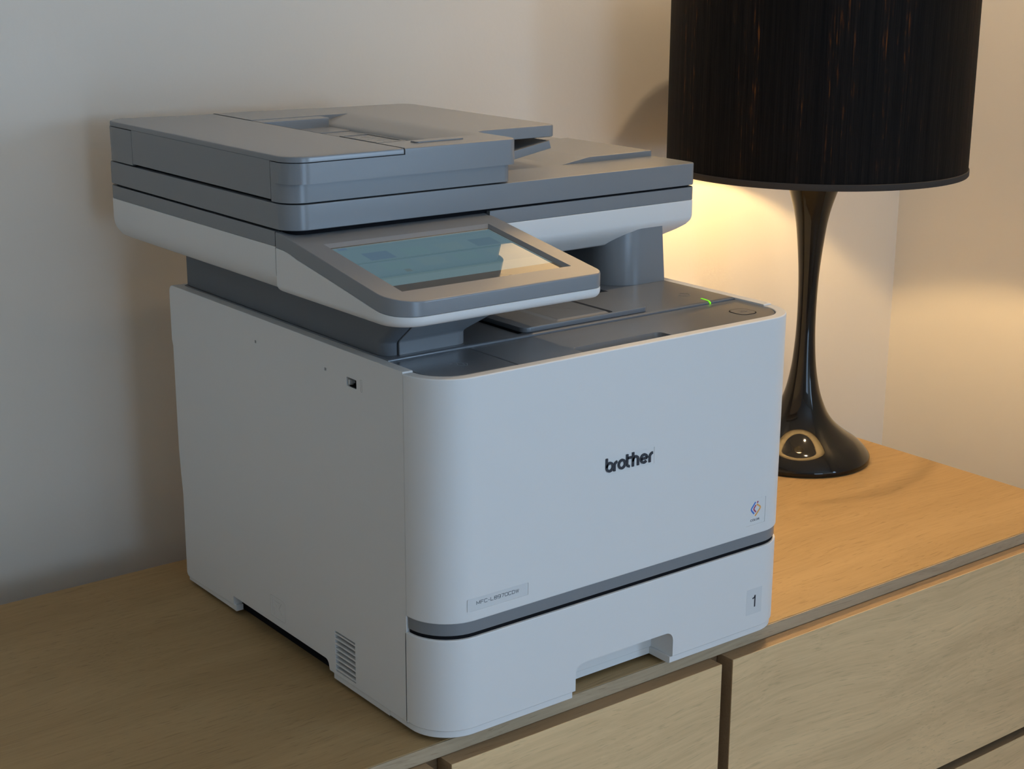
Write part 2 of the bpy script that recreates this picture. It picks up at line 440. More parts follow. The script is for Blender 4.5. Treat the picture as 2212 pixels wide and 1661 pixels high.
structure('window_2', bm, 'trim')
xa, xb = WALL_XR - 0.01, WALL_XR + 0.03
bm = plain_box(xa, xb, WY0, WY1, WZ0, WZ0 + 0.04)
plain_box(xa, xb, WY0, WY1, WZ1 - 0.04, WZ1, bm)
plain_box(xa, xb, WY0, WY0 + 0.04, WZ0 + 0.04, WZ1 - 0.04, bm)
plain_box(xa, xb, WY1 - 0.04, WY1, WZ0 + 0.04, WZ1 - 0.04, bm)
structure('window_1', bm, 'trim')
structure('baseboard_back', box(WALL_XL, WALL_XR, WALL_Y - 0.015, WALL_Y, -TZ, -TZ + 0.10, 0.002), 'trim')
structure('baseboard_right', box(WALL_XR - 0.015, WALL_XR, WALL_YF, WALL_Y - 0.015, -TZ, -TZ + 0.10, 0.002), 'trim')

# ------------------------------------------------------------------ sideboard
SX0, SX1, SY0, SY1 = -0.645, 1.0035, 0.0140, 0.5410
sb = thing('sideboard', 'long light oak sideboard with overlapping drawer fronts under the printer and lamp', 'sideboard', (0.18, 0.28, -TZ))
obj('top_panel', box(SX0, SX1, SY0 + 0.0012, SY1, -0.0142, 0.0, 0.0007), 'top', sb)
obj('front_edge', box(SX0, SX1, SY0 - 0.0003, SY0 + 0.0012, -0.0142, -0.0006, 0.0004), 'edge', sb)['label'] = 'greyish oak edging strip along the front of the top'
obj('side_panel', box(SX0, SX0 + 0.018, SY0 + 0.006, SY1, -TZ + 0.06, -0.0142, 0.0006), 'carcass', sb)
obj('side_panel', box(SX1 - 0.018, SX1, SY0 + 0.006, SY1, -TZ + 0.06, -0.0142, 0.0006), 'carcass', sb)
obj('back_panel', box(SX0 + 0.018, SX1 - 0.018, SY1 - 0.01, SY1, -TZ + 0.06, -0.0142), 'carcass', sb)
obj('bottom_panel', box(SX0 + 0.018, SX1 - 0.018, SY0 + 0.006, SY1 - 0.01, -TZ + 0.06, -TZ + 0.078), 'carcass', sb)
obj('plinth', box(SX0 + 0.03, SX1 - 0.03, SY0 + 0.05, SY1 - 0.03, -TZ, -TZ + 0.06), 'carcass', sb)
for x in (0.0062, 0.3530):
    obj('divider', box(x - 0.011, x + 0.011, SY0 + 0.006, SY1 - 0.01, -TZ + 0.078, -0.0142, 0.0006), 'carcass', sb)
DT, DY0, DY1 = -0.0145, -0.0032, 0.0190
rows = [(-0.2555, DT), (-0.460, -0.268), (-0.672, -0.4725)]
random.seed(4)
for (x0, x1) in ((SX0 + 0.003, -0.0020), (0.0142, 0.3452), (0.3610, SX1 - 0.003)):
    for (z0, z1) in rows:
        d = obj('drawer_front', box(x0, x1, DY0, DY0 + 0.0012, z0, z1, 0.0006), 'front', sb)
        obj('drawer_core', box(x0 + 0.0001, x1 - 0.0001, DY0 + 0.0012, DY1, z0 + 0.0001, z1 - 0.0001), 'core', d)['label'] = 'browner edges of the drawer front'
        obj('drawer_box', box(x0 + 0.02, x1 - 0.02, DY1, SY1 - 0.04, z0 + 0.02, z1 - 0.03), 'carcass', d)

# ------------------------------------------------------------------ table lamp
LX, LY = 0.8712, 0.3770
lamp = thing('table_lamp', 'glossy black flared table lamp with a black silk drum shade, right of the printer', 'lamp', (LX, LY, 0))
stem = [(0.090, 0.0), (0.0945, 0.0015), (0.0955, 0.004), (0.0950, 0.008), (0.0920, 0.0125), (0.0860, 0.0195), (0.0775, 0.0270), (0.0660, 0.0345), (0.0545, 0.0430),
        (0.0440, 0.0530), (0.0355, 0.0650), (0.0290, 0.0790), (0.0238, 0.0940), (0.0198, 0.1110), (0.0165, 0.1310), (0.0146, 0.1500), (0.0132, 0.1720),
        (0.0126, 0.1920), (0.0125, 0.2120), (0.0130, 0.2380), (0.0140, 0.2600), (0.0154, 0.2780), (0.0176, 0.3000), (0.0207, 0.3250), (0.0250, 0.3450),
        (0.0310, 0.3650), (0.0370, 0.3820), (0.0410, 0.3920), (0.0420, 0.3970), (0.0380, 0.4010), (0.012, 0.4030)]
def smooth_profile(p, k=3):
    out = []
    for i in range(len(p) - 1):
        p0 = p[max(i - 1, 0)]; p1 = p[i]; p2 = p[i + 1]; p3 = p[min(i + 2, len(p) - 1)]
        for j in range(k):
            t = j / k
            out.append(tuple(0.5 * ((2 * p1[q]) + (-p0[q] + p2[q]) * t + (2 * p0[q] - 5 * p1[q] + 4 * p2[q] - p3[q]) * t * t + (-p0[q] + 3 * p1[q] - 3 * p2[q] + p3[q]) * t ** 3) for q in (0, 1)))
    out.append(p[-1]); return out
obj('lamp_base', lathe((LX, LY), smooth_profile(stem)), 'lacquer', lamp, angle=60, weighted=False)
obj('bulb_socket', lathe((LX, LY), [(0.016, 0.4032), (0.017, 0.408), (0.017, 0.469), (0.0135, 0.479)], 32), 'brass', lamp)
BZ = 0.524
bulbp = [(0.034 * math.cos(math.radians(a)), BZ + 0.034 * math.sin(math.radians(a))) for a in range(-20, 90, 11)] + [(0.002, BZ + 0.034)]
lb = obj('light_bulb', lathe((LX, LY), bulbp, 32), 'bulb', lamp)
lat = math.radians(-20)
obj('bulb_collar', lathe((LX, LY), [(0.0125, 0.4792), (0.0145, 0.485), (0.024, 0.501), (0.0345 * math.cos(lat), BZ + 0.034 * math.sin(lat) - 0.0006)], 32), 'trim', lb)
SZ0, SZ1, SR = 0.3952, 0.6370, 0.1935
shade = obj('lamp_shade', lathe((LX, LY), [(SR, SZ0 + 0.002), (SR, SZ1 - 0.002)], 160, None, False), 'shade', lamp, weighted=False)
obj('shade_lining', lathe((LX, LY), [(SR - 0.0012, SZ0 + 0.002), (SR - 0.0012, SZ1 - 0.002)], 160, None, False), 'lining', shade, weighted=False)
for z0, z1, which in ((SZ0, SZ0 + 0.008, 'bottom'), (SZ1 - 0.008, SZ1, 'top')):
    prof = [(SR - 0.0015, z0 + 0.0008), (SR - 0.0005, z0), (SR + 0.0008, z0), (SR + 0.0014, z0 + 0.0008), (SR + 0.0014, z1 - 0.0006), (SR + 0.0008, z1), (SR - 0.0008, z1), (SR - 0.0015, z1 - 0.0008), (SR - 0.0015, z0 + 0.0008)]
    bm = lathe((LX, LY), prof, 160, None, False)
    bmesh.ops.remove_doubles(bm, verts=bm.verts, dist=1e-6)
    obj('shade_binding', bm, 'tape', shade, weighted=False)['label'] = 'brown tape binding on the %s rim of the shade' % which
bm = bmesh.new()
for k in range(3):
    a = 2 * math.pi * k / 3 + 0.5
    ca, sa = math.cos(a), math.sin(a)
    pts = [(0.016, 0.470), (SR - 0.002, 0.600)]
    mp = lambda u, v, w, ca=ca, sa=sa: (LX + u * ca - (w - .001) * sa, LY + u * sa + (w - .001) * ca, v)
    ribbon(pts, 0.003, 0.002, mp, bm)
obj('shade_carrier', bm, 'brass', lamp)

# ------------------------------------------------------------------ printer
pr = thing('printer', 'white and grey laser multifunction printer with touchscreen on the oak sideboard', 'printer', (PX, PY, 0))
RC = 0.042
def u_outline(ins=0.0, back=YS, solid=False, th=0.0105):
    o = rpoly([(ins, back), (ins, ins, RC - ins), (W - ins, ins, RC - ins), (W - ins, back)], 12)
    if solid: return o
    t = th
    i = rpoly([(t, back), (t, t, RC - t), (W - t, t, RC - t), (W - t, back)], 12)
    # open U: outer run then inner run back
    def run(q):
        k = max(range(len(q)), key=lambda a: (-q[a][0] + q[a][1] * 100))   # point at left back
        q = q[k:] + q[:k]; return q
    a = run(o); b_ = run(i)
    return a + b_[::-1]
# chassis inside
obj('chassis', box(0.0125, W - 0.0125, 0.050, 0.470, 0.0120, 0.3120, 0.001), 'black', pr)
obj('base_light_block', box(0.0130, W - 0.0130, 0.080, 0.462, 0.0012, 0.0120, 0.001), 'black', pr)  # unseen black block added to stop light passing under the body
# side panels with carrying notches
def side_outline():
    return rpoly([(YS + 0.0006, 0.0105, 0.001), (0.1775, 0.0105, 0.0015), (0.1795, 0.0205, 0.006), (0.3695, 0.0205), (0.3695, 0.0105), (0.4775, 0.0085, 0.005), (0.4765, 0.104), (0.4790, 0.126),
                  (0.4810, 0.155), (0.4810, 0.268), (0.4832, 0.274), (0.4832, 0.3335, 0.008), (YS + 0.0006, 0.3335, 0.0012)][::-1], 5)
vent_cut = box(-0.002, 0.0085, 0.1300, 0.1655, 0.0145, 0.0560)
usb_cut = slab(rrect(0.1170, 0.1335, 0.3020, 0.3102, 0.001), -0.002, 0.008, 0, 'yz')
h1 = box(-0.002, 0.004, 0.2966, 0.2998, 0.3072, 0.3100)
h2 = box(-0.002, 0.004, 0.1675, 0.1708, 0.3078, 0.3106)
sp_l = obj('side_panel', slab(side_outline(), 0.0, 0.0108, 0.0009, 'yz'), 'white', pr, cuts=[vent_cut, usb_cut, h1, h2])
sp_r = obj('side_panel', slab(side_outline(), W - 0.0108, W, 0.0009, 'yz'), 'white', pr)
for z in (0.0145 + i * 0.0052 for i in range(8)):
    q = [(0.0002, z + 0.0016), (0.0002, z + 0.0029), (0.0012, z + 0.0030), (0.0078, z + 0.0022), (0.0078, z + 0.0014)]
    obj('vent_slat', slab(rpoly([(a, b_) for a, b_ in q]), 0.1301, 0.1654, 0, 'xz'), 'white', sp_l)
obj('vent_screen', box(0.0080, 0.0084, 0.1302, 0.1653, 0.0147, 0.0558), 'black', sp_l)
obj('usb_port', box(0.0072, 0.0079, 0.1172, 0.1333, 0.3022, 0.3100), 'black', sp_l)
obj('usb_tongue', box(0.0008, 0.0068, 0.1296, 0.1310, 0.3038, 0.3080, 0.0002), 'white', sp_l)
bm = plain_box(0.0004, 0.0070, 0.1176, 0.1292, 0.3024, 0.3031); plain_box(0.0004, 0.0070, 0.1172, 0.1176, 0.3031, 0.3098, bm); plain_box(0.0004, 0.0070, 0.1172, 0.1332, 0.3098, 0.3101, bm)
obj('usb_shield', bm, 'black', sp_l)
obj('lock_hole', plain_box(0.0030, 0.0039, 0.2968, 0.2996, 0.3074, 0.3098), 'darkgrey', sp_l)
obj('lock_hole', plain_box(0.0030, 0.0039, 0.1677, 0.1706, 0.3080, 0.3104), 'darkgrey', sp_l)
mp_l = lambda u, v, w: (0.0 - w + 0.00005, u, v)
bm = ribbon(rrect(0.2590, 0.2885, 0.0290, 0.0515, 0.003), 0.0007, 0.0003, mp_l, None, True)
for st in ([(0.2845, 0.0330), (0.2845, 0.0470)], [(0.2815, 0.0310), (0.2815, 0.0395)], [(0.2800, 0.0470), (0.2690, 0.0470)], [(0.2660, 0.0478), (0.2715, 0.0405), (0.2690, 0.0395)],
           [(0.2690, 0.0390), (0.2665, 0.0345)], [(0.2640, 0.0335), (0.2640, 0.0370)], [(0.2830, 0.0490), (0.2840, 0.0490)], [(0.2780, 0.0440), (0.2750, 0.0415)]):
    ribbon(st, 0.0008, 0.00025, mp_l, bm)
obj('embossed_recycling_mark', bm, 'emboss', sp_l)
bm = ribbon([(0.1106, 0.3120 - 0.0006 * 0)] + arc(0.1090, 0.3112, 0.0010, 60, 180, 5) + arc(0.1088, 0.3025, 0.0012, 180, 330, 6) + [(0.1098, 0.3045), (0.1094, 0.3062), (0.1098, 0.3080)], 0.00035, 0.00012, mp_l, None, True)
obj('usb_mark', bm, 'iconwhite', sp_l)
# rear cover
obj('rear_cover', box(0.011, W - 0.011, 0.4702, 0.4790, 0.011, 0.3330, 0.001), 'white', pr)
# front cover (wraps round both corners) and its labels
lab1 = slab(rrect(0.0340, 0.1005, 0.1228, 0.1345, 0.0008), -0.01, 0.0005, 0, 'xz')
lab2 = slab(rrect(0.3732, 0.4002, 0.1240, 0.1512, 0.0008), -0.01, 0.0005, 0, 'xz')
lab3 = slab(rpoly([(0.1875, 0.2160, 0.004), (0.2475, 0.2160), (0.2475, 0.2318), (0.1875, 0.2318)]), -0.01, 0.0004, 0, 'xz')
prof = [(0.0012, 0.1132), (0.0004, 0.1136), (0, 0.1144), (0, 0.3308), (0.0004, 0.3317), (0.0013, 0.3322)]
fc = obj('front_cover', loft(u_outline(), prof), 'white', pr, cuts=[lab1, lab2, lab3])
obj('name_label', slab(rrect(0.0342, 0.1003, 0.1230, 0.1343, 0.0007), 0.0003, 0.0005, 0, 'xz'), 'label', fc)
def rr_(x0, y0, x1, y1, r=0.22): return rrect(x0, x1, y0, y1, r, 4)
GLYPH = {'M': [[(0, 0), (0, 1), (.5, .25), (1, 1), (1, 0)]], 'F': [[(0, 0), (0, 1), (1, 1)], [(0, .52), (.85, .52)]],
         'C': [[(1, .8), (.95, .93), (.8, 1), (.2, 1), (.05, .93), (0, .8), (0, .2), (.05, .07), (.2, 0), (.8, 0), (.95, .07), (1, .2)]],
         '-': [[(.15, .42), (.75, .42)]], 'L': [[(0, 1), (0, 0), (.95, 0)]], '7': [[(0, 1), (1, 1), (.35, 0)]],
         '8': [rr_(0, .54, 1, 1) + [rr_(0, .54, 1, 1)[0]], rr_(0, 0, 1, .54) + [rr_(0, 0, 1, .54)[0]]],
         '9': [rr_(0, .42, 1, 1) + [rr_(0, .42, 1, 1)[0]], [(1, .7), (1, .2), (.95, .07), (.8, 0), (.1, 0)]],
         '0': [rr_(0, 0, 1, 1) + [rr_(0, 0, 1, 1)[0]]], 'D': [[(0, 0), (.75, 0), (.93, .1), (1, .28), (1, .72), (.93, .9), (.75, 1), (0, 1), (0, 0)]],
         'W': [[(0, 1), (.25, 0), (.5, .95), (.75, 0), (1, 1)]]}
bm = bmesh.new(); word = 'MFC-L8970CDW'
adv = [1.15 if c in 'MW' else 0.75 if c == '-' else 1.0 for c in word]; tot = sum(adv); x = 0.0440
for c, a in zip(word, adv):
    cell = a / tot * 0.0470; cw = cell * 0.76
    for st in GLYPH[c]:
        ribbon([(x + u * cw, 0.1279 + v * 0.0030) for u, v in st], 0.00045, 0.0001, lambda u, v, w: (u, 0.0003 - w, v), bm)
    x += cell
obj('name_lettering', bm, 'inkgrey', fc)
obj('colour_label', slab(rrect(0.3734, 0.4000, 0.1242, 0.1510, 0.0007), 0.0003, 0.0005, 0, 'xz'), 'white', fc)
obj('colour_lettering', text_bm('COLOR', 0.3798, 0.3928, 0.1279, 0.1302, 0.0003, 0.0001, 0.012), 'ink', fc)
mp_f = lambda u, v, w: (u, 0.0003 - w, v)
def logo(bmx, pts, wd): return ribbon(pts, wd, 0.0001, mp_f, bmx)
obj('logo_blue', logo(None, [(0.3862, 0.1475), (0.3810, 0.1418), (0.3805, 0.1405), (0.3812, 0.1392), (0.3848, 0.1354)], 0.0017), 'blue', fc)
bm = logo(None, [(0.3868, 0.1444), (0.3842, 0.1411), (0.3842, 0.1400), (0.3872, 0.1368)], 0.0016)
obj('logo_red', logo(bm, [(0.3898, 0.1478), (0.3886, 0.1462)], 0.0016), 'red', fc)
obj('logo_orange', logo(None, [(0.3880, 0.1450), (0.3926, 0.1419), (0.3932, 0.1407), (0.3924, 0.1392), (0.3862, 0.1330)], 0.0017), 'orange', fc)
# maker's lettering, drawn stroke by stroke
mp_b = lambda u, v, w: (0.1882 + u, 0.0003 - w, 0.2180 + v)
ST = 0.00235
XH, AS = 0.0100, 0.0136
rr = XH / 2 - ST / 2
bm = bmesh.new()
def S(p, closed=False): ribbon(p, ST, 0.0010, mp_b, bm, closed)
h = ST / 2
cx = h + rr * 0.97
S([(h, AS), (h, XH / 2)]); S(arc(cx, XH / 2, rr, 0, 360, 32, 0.97)[:-1], True)
xr = 0.0106
S([(xr, 0), (xr, XH * .52)] + arc(xr + 0.0034, XH * .52, 0.0034, 180, 95, 8))
xo = 0.0195
S(arc(xo, XH / 2, rr, 0, 360, 32, 0.98)[:-1], True)
xt = 0.0258
S([(xt, AS * .96), (xt, rr * .75 + h)] + arc(xt + rr * .75, rr * .75 + h, rr * .75, 180, 275, 8)); S([(xt, XH - h * .6), (xt + 0.0052, XH - h * .6)])
xh = 0.0330
S([(xh, AS), (xh, 0)]); S([(xh, XH * .5)] + arc(xh + 0.0031, XH * .60, 0.0031, 180, 0, 12) + [(xh + 0.0062, 0)])
xe = 0.0465
S(arc(xe, XH / 2, rr, 0, 318, 30, 0.98)); S([(xe - rr, XH / 2), (xe + rr, XH / 2)])
x2 = 0.0536
S([(x2, 0), (x2, XH * .52)] + arc(x2 + 0.0036, XH * .50, 0.0037, 172, 90, 8))
obj('maker_lettering', bm, 'ink', fc)
# grey band, tray
obj('trim_band', loft(u_outline(0.0014, YS - 0.001, True), [(0.0003, 0.1020), (0, 0.1024), (0, 0.1128), (0.0003, 0.1132)]), 'grey', pr)
obj('band_gap', loft(u_outline(0.0024, YS - 0.001, True), [(0, 0.0978), (0, 0.1020)]), 'black', pr)
notch = slab(rpoly([(0.1570, -0.01), (0.2795, -0.01), (0.2795, 0.0382, 0.0095), (0.1570, 0.0382, 0.0095)], 8), -0.02, 0.031, 0, 'xz')
tray = obj('paper_tray', loft(u_outline(0, 0.046, True), [(0.0016, 0.0112), (0.0006, 0.0116), (0, 0.0124), (0, 0.0970), (0.0004, 0.0979), (0.0014, 0.0984)]), 'white', pr, cuts=[notch])
lab4 = rrect(0.3797, 0.4012, 0.0272, 0.0548, 0.0007)
bmf = ribbon(lab4, 0.0004, 0.00025, lambda u, v, w: (u, 0.0001 - w, v), None, True)
obj('tray_label', slab(lab4, -0.00012, 0.0001, 0, 'xz'), 'label', tray)
mp_n = lambda u, v, w: (u, -0.00011 - w, v)
bm = ribbon([(0.3914, 0.0347), (0.3914, 0.0474)], 0.0018, 0.0001, mp_n)
ribbon([(0.3914, 0.0464), (0.3904, 0.0449), (0.3879, 0.0441)], 0.0015, 0.0001, mp_n, bm)
obj('tray_number', bm, 'ink', tray)
sk = obj('skirt', loft(u_outline(0.0016, 0.075, True), [(0.0012, 0.0042), (0, 0.0052), (0, 0.0111)]), 'white', tray,
         cuts=[box(0.1545, 0.2772, -0.02, 0.031, -0.01, 0.0115)])
for (a, b_) in ((0.0755, 0.1710), (0.3660, 0.4740)):
    for x0 in (0.0013, W - 0.0093):
        obj('skirt', box(x0, x0 + 0.008, a, b_, 0.0042, 0.0110, 0.0005), 'white', pr)
for x in (0.05, W - 0.05):
    for y in (0.0630, 0.43):
        obj('rubber_foot', lathe((x, y), [(0.010, 0.0), (0.011, 0.001), (0.011, 0.0125)], 24), 'rubber', pr)
# top deck: front strip, reader plate, rear deck
ri = RC - 0.0112
strip = rpoly([(0.0976, 0.0115), (W - 0.0115, 0.0115, ri), (W - 0.0115, 0.0832), (0.0976, 0.0832)], 10)
pocket = sections([(rpoly([(0.1700, 0.000), (0.2745, 0.000), (0.2745, 0.0262, 0.006), (0.1700, 0.0262, 0.006)], 6), 0.3250), (rpoly([(0.1693, 0.000), (0.2752, 0.000), (0.2752, 0.0284, 0.007), (0.1693, 0.0284, 0.007)], 6), 0.3308),
                   (rpoly([(0.1690, 0.000), (0.2755, 0.000), (0.2755, 0.0292, 0.007), (0.1690, 0.0292, 0.007)], 6), 0.3316), (rpoly([(0.1690, 0.000), (0.2755, 0.000), (0.2755, 0.0292, 0.007), (0.1690, 0.0292, 0.007)], 6), 0.34)])
dk = obj('deck_strip', loft(strip, [(0, 0.313), (0, 0.3310), (0.0005, 0.3315)]), 'deck', pr, cuts=[pocket])
obj('card_reader_plate', loft(rpoly([(0.0117, 0.0115, ri), (0.0960, 0.0115), (0.0960, 0.0832), (0.0117, 0.0832)], 10), [(0, 0.313), (0, 0.3312), (0.0006, 0.3318)]), 'deck', pr)
mp_t = lambda u, v, w: (u, v, 0.33175 + w)
bm = ribbon([(0.0575, 0.0470), (0.0640, 0.0405), (0.0600, 0.0345), (0.0540, 0.0400)], 0.0006, 0.0001, mp_t, None, True)
ribbon([(0.0600, 0.0415), (0.0600, 0.0375)], 0.0006, 0.0001, mp_t, bm); ribbon(arc(0.0520, 0.0475, 0.0012, 0, 300, 8), 0.0005, 0.0001, mp_t, bm); ribbon(arc(0.0520, 0.0475, 0.0026, 130, 230, 6), 0.0005, 0.0001, mp_t, bm)
obj('card_reader_mark', bm, 'icon', pr)
mp_s = lambda u, v, w: (u, v, 0.33150 + w)
bt = obj('power_button', slab(rrect(0.3860, 0.4070, 0.0280, 0.0505, 0.0075, 8), 0.3316, 0.33185, 0.0001), 'deck', dk)
obj('button_gap', ribbon(rrect(0.3855, 0.4075, 0.0275, 0.0510, 0.0078, 8), 0.0010, 0.00028, mp_s, None, True), 'black', dk)
bm = bmesh.new()
for st in ([(0.3935, 0.0365), (0.3955, 0.0405)], [(0.3955, 0.0350), (0.3985, 0.0415)], arc(0.4000, 0.0380, 0.0014, 0, 330, 10), [(0.4000, 0.0385), (0.4020, 0.0402)]):
    ribbon(st, 0.0005, 0.0001, lambda u, v, w: (u, v, 0.33186 + w), bm)
obj('power_mark', bm, 'darkgrey', dk)
# rear deck with the sunken output well
rear = rpoly([(0.0117, 0.0838), (W - 0.0115, 0.0838), (W - 0.0115, 0.4700), (0.0117, 0.4700)])
well = slab(rpoly([(0.180, 0.3335), (0.180, 0.40), (0.42, 0.40), (0.42, 0.3150), (0.33, 0.3145)]), 0.106, 0.345, 0, 'yz')
rd = obj('rear_deck', loft(rear, [(0, 0.3125), (0, 0.3325), (0.0008, 0.3336), (0.0020, 0.3342)]), 'deck', pr, cuts=[well])
bm = ribbon(arc(0.3960, 0.1210, 0.0058, 0, 360, 24, 1.0)[:-1], 0.0006, 0.00015, lambda u, v, w: (u, v, 0.33425 + w), None, True)
obj('stop_button', bm, 'darkgrey', rd)
bm = bmesh.new()
pth = [(0.3975, 0.0985, 0.33435), (0.3972, 0.0930, 0.33435), (0.3962, 0.0880, 0.33435), (0.3957, 0.0855, 0.3342), (0.3955, 0.0834, 0.3330), (0.3954, 0.0830, 0.3318)]
vs = []
for (x, y, z) in pth:
    vs.append([bm.verts.new((x - 0.0009, y, z - 0.0006)), bm.verts.new((x + 0.0009, y, z - 0.0006)), bm.verts.new((x + 0.0009, y - 0.0002, z + 0.0002)), bm.verts.new((x - 0.0009, y - 0.0002, z + 0.0002))])
for a, b_ in zip(vs[:-1], vs[1:]):
    for q in range(4): bm.faces.new((a[q], a[(q + 1) % 4], b_[(q + 1) % 4], b_[q]))
bm.faces.new(vs[0]); bm.faces.new(vs[-1])
obj('status_light', bm, 'led', rd)['label'] = 'lit green status light'
# paper stop
ps = obj('paper_stop', slab(rrect(0.1620, 0.3170, 0.0870, 0.1950, 0.008, 6), 0.3343, 0.3392, 0.0009), 'deck', pr,
         cuts=[box(0.2025, 0.2735, 0.0895, 0.1750, 0.3360, 0.345, 0, 0.004)])
obj('stop_flap', loft(rrect(0.2035, 0.2700, 0.0905, 0.1740, 0.004), [(0, 0.3362), (0, 0.3384), (0.0030, 0.3398), (0.0042, 0.3402)]), 'deck', ps)
obj('stop_gap_shade', box(0.1575, 0.1622, 0.0900, 0.1950, 0.3338, 0.33455), 'black', pr)  # black strip laid on the deck as painted shade beside the stop
# supports under the scanner
def neck(x0, x1, y0, y1, r, g=1.0):
    """front end leaning forward like the photograph's neck; returns sections"""
    secs = []
    for dz, fy, fx in ((0, 0, 0), (0.0005, 0, 0), (0.0105, 0, 0), (0.0122, 0.0008, 0.0007), (0.0140, 0.0026, 0.0022), (0.0260, 0.018, 0.0145), (0.0430, 0.038, 0.028)):
        secs.append((rpoly([(x0, y0 - fy, r[0]), (x1 + fx * g, y0 - fy, r[1]), (x1 + fx * g, y1, 0.001), (x0, y1, 0.001)], 6), 0.3343 + dz))
    return secs
def const_sections(secs): return sections(secs)
obj('support_wall', const_sections(neck(0.0130, 0.0262, 0.0910, 0.4660, (0.012, 0.001), 0)), 'darkgrey', pr)
obj('support_neck', const_sections(neck(0.0276, 0.1020, 0.0900, 0.3300, (0.001, 0.012))), 'grey', pr)
secs = []
for z, t in ((0.3343, 0.0), (0.3420, 0.0005), (0.398, 0.0055)):
    secs.append((rpoly([(0.3580, 0.1860, 0.036), (0.4290 - t, 0.1860, 0.0012), (0.4290 - t, 0.420, 0.002), (0.3580, 0.420, 0.002)], 10), z))
obj('support_pillar', sections(secs), 'grey', pr)
# dark exit slot behind the output well
obj('exit_housing', box(0.104, 0.3575, 0.345, 0.4650, 0.3343, 0.398, 0.001), 'black', pr)
for x in (0.15, 0.20, 0.25, 0.30):
    q = [(0.3365 + 0.009 * math.cos(math.radians(a)), 0.3560 + 0.009 * math.sin(math.radians(a))) for a in range(0, 360, 30)]
    obj('exit_roller', slab(q, x, x + 0.018, 0.0004, 'yz'), 'rubber', pr)

# scanner unit
XL, XR, YF, YB = -0.0250, 0.4675, 0.1830, 0.5665
full = rpoly([(XL, YF, 0.022), (XR, YF, 0.008), (XR, YB, 0.012), (XL, YB, 0.016)], 8)
cutout = rpoly([(XL, 0.2078), (0.195, 0.2078), (0.195, YF, 0.0), (XR, YF, 0.008), (XR, YB, 0.012), (XL, YB, 0.016)], 8)
fil = [(0.018 * (1 - math.sin(math.radians(a))), 0.3762 + 0.018 * (1 - math.cos(math.radians(a)))) for a in range(0, 91, 10)]
def base_ring(f, l, r):
    return rpoly([(XL + l, 0.2078), (0.195, 0.2078), (0.195, YF + f, 0.0), (XR - r, YF + f, 0.008), (XR - r, YB - l, 0.012), (XL + l, YB - l, 0.016)], 8)
under = [(0.0240, 0.0120, 0.0340, 0.3762), (0.0200, 0.0060, 0.0240, 0.3795), (0.0110, 0.0020, 0.0110, 0.3860), (0.0045, 0.0005, 0.0040, 0.3912), (0.0010, 0.0, 0.0008, 0.3962), (0, 0, 0, 0.4000), (0, 0, 0, 0.4168), (0.0004, 0.0004, 0.0004, 0.4174)]
obj('scanner_base', sections([(base_ring(f, l, r), z) for f, l, r, z in under]), 'white', pr)
obj('scanner_trim', loft(cutout, [(0.0006, 0.4176), (0.0003, 0.4180), (0.0003, 0.4305), (0.0007, 0.4312)]), 'grey', pr)
obj('scanner_gap', loft(full, [(0.0055, 0.4290), (0.0055, 0.4345)]), 'black', pr)
lid = obj('document_cover', loft(full, [(0.0012, 0.4332), (0.0004, 0.4335), (0, 0.4343), (0, 0.4555), (0.0004, 0.4562), (0.0012, 0.4565)]), 'grey', pr)
# output plate with its ramp, on the cover
q = rpoly([(0.3360, 0.4560), (0.3480, 0.4580, 0.01), (0.3770, 0.4622, 0.01), (0.4655, 0.4625, 0.001), (0.4655, 0.4560)], 4)
obj('output_plate', slab(q, 0.2515, 0.3950, 0.0008, 'xz'), 'grey', lid)
q = rpoly([(0.3000, 0.4560), (0.3560, 0.4622, 0.012), (0.4220, 0.4636, 0.01), (0.4560, 0.4622), (0.4560, 0.4560)], 4)
obj('output_ramp', slab(q, 0.3955, 0.4500, 0.0012, 'xz'), 'grey', lid)
q = rpoly([(0.2400, 0.4610), (0.3240, 0.4752), (0.3215, 0.4832), (0.2400, 0.4700)])
obj('sheet_guide', slab(q, 0.2500, 0.3700, 0.0006, 'xz'), 'grey', lid)

# control panel with touchscreen
PXL, PXR, PYF, PYB = XL, 0.1962, 0.0140, 0.2065
plan = rpoly([(PXL, PYF, 0.030), (PXR, PYF, 0.012), (PXR, 0.1825, 0.004), (0.1935, 0.1825), (0.1935, PYB), (PXL, PYB)], 10)
def top(u, v):
    return 0.3968 + 0.1712 * min(v, 0.196) + 0.10 * max(0, min(v, 0.204) - 0.196)
GW = [(0.0, 0.3858), (0.014, 0.3862), (0.026, 0.3866), (0.036, 0.3878), (0.049, 0.3900), (0.081, 0.3958), (0.121, 0.4030), (0.160, 0.4097), (0.170, 0.4113), (0.181, 0.4140), (0.191, 0.4158), (0.207, 0.4166), (0.3, 0.4166)]
def gw(u, v):
    for (a, za), (b_, zb) in zip(GW[:-1], GW[1:]):
        if a <= v <= b_: return za + (zb - za) * (v - a) / (b_ - a)
    return GW[-1][1]
def densify(o, step=0.006):
    out = []
    for i, p in enumerate(o):
        q = o[(i + 1) % len(o)]; d = math.dist(p, q); n = max(1, int(d / step)); 
        for j in range(n): out.append((p[0] + (q[0] - p[0]) * j / n, p[1] + (q[1] - p[1]) * j / n))
    return out
pl = densify(plan)
flo = [(0.0065 * (1 - math.sin(math.radians(a))), 0.3768 + 0.0065 * (1 - math.cos(math.radians(a)))) for a in range(0, 91, 15)]
def clampz(z): return lambda u, v: min(z, gw(u, v) - 0.0006)
shell = obj('control_panel', loft(pl, [(d, clampz(z)) for d, z in flo] + [(0.0, lambda u, v: gw(u, v) - 0.0004), (0.0004, gw)]), 'white', pr)
def ring3(o, dz): return [(u, v, top(u, v) + dz) for u, v in o]
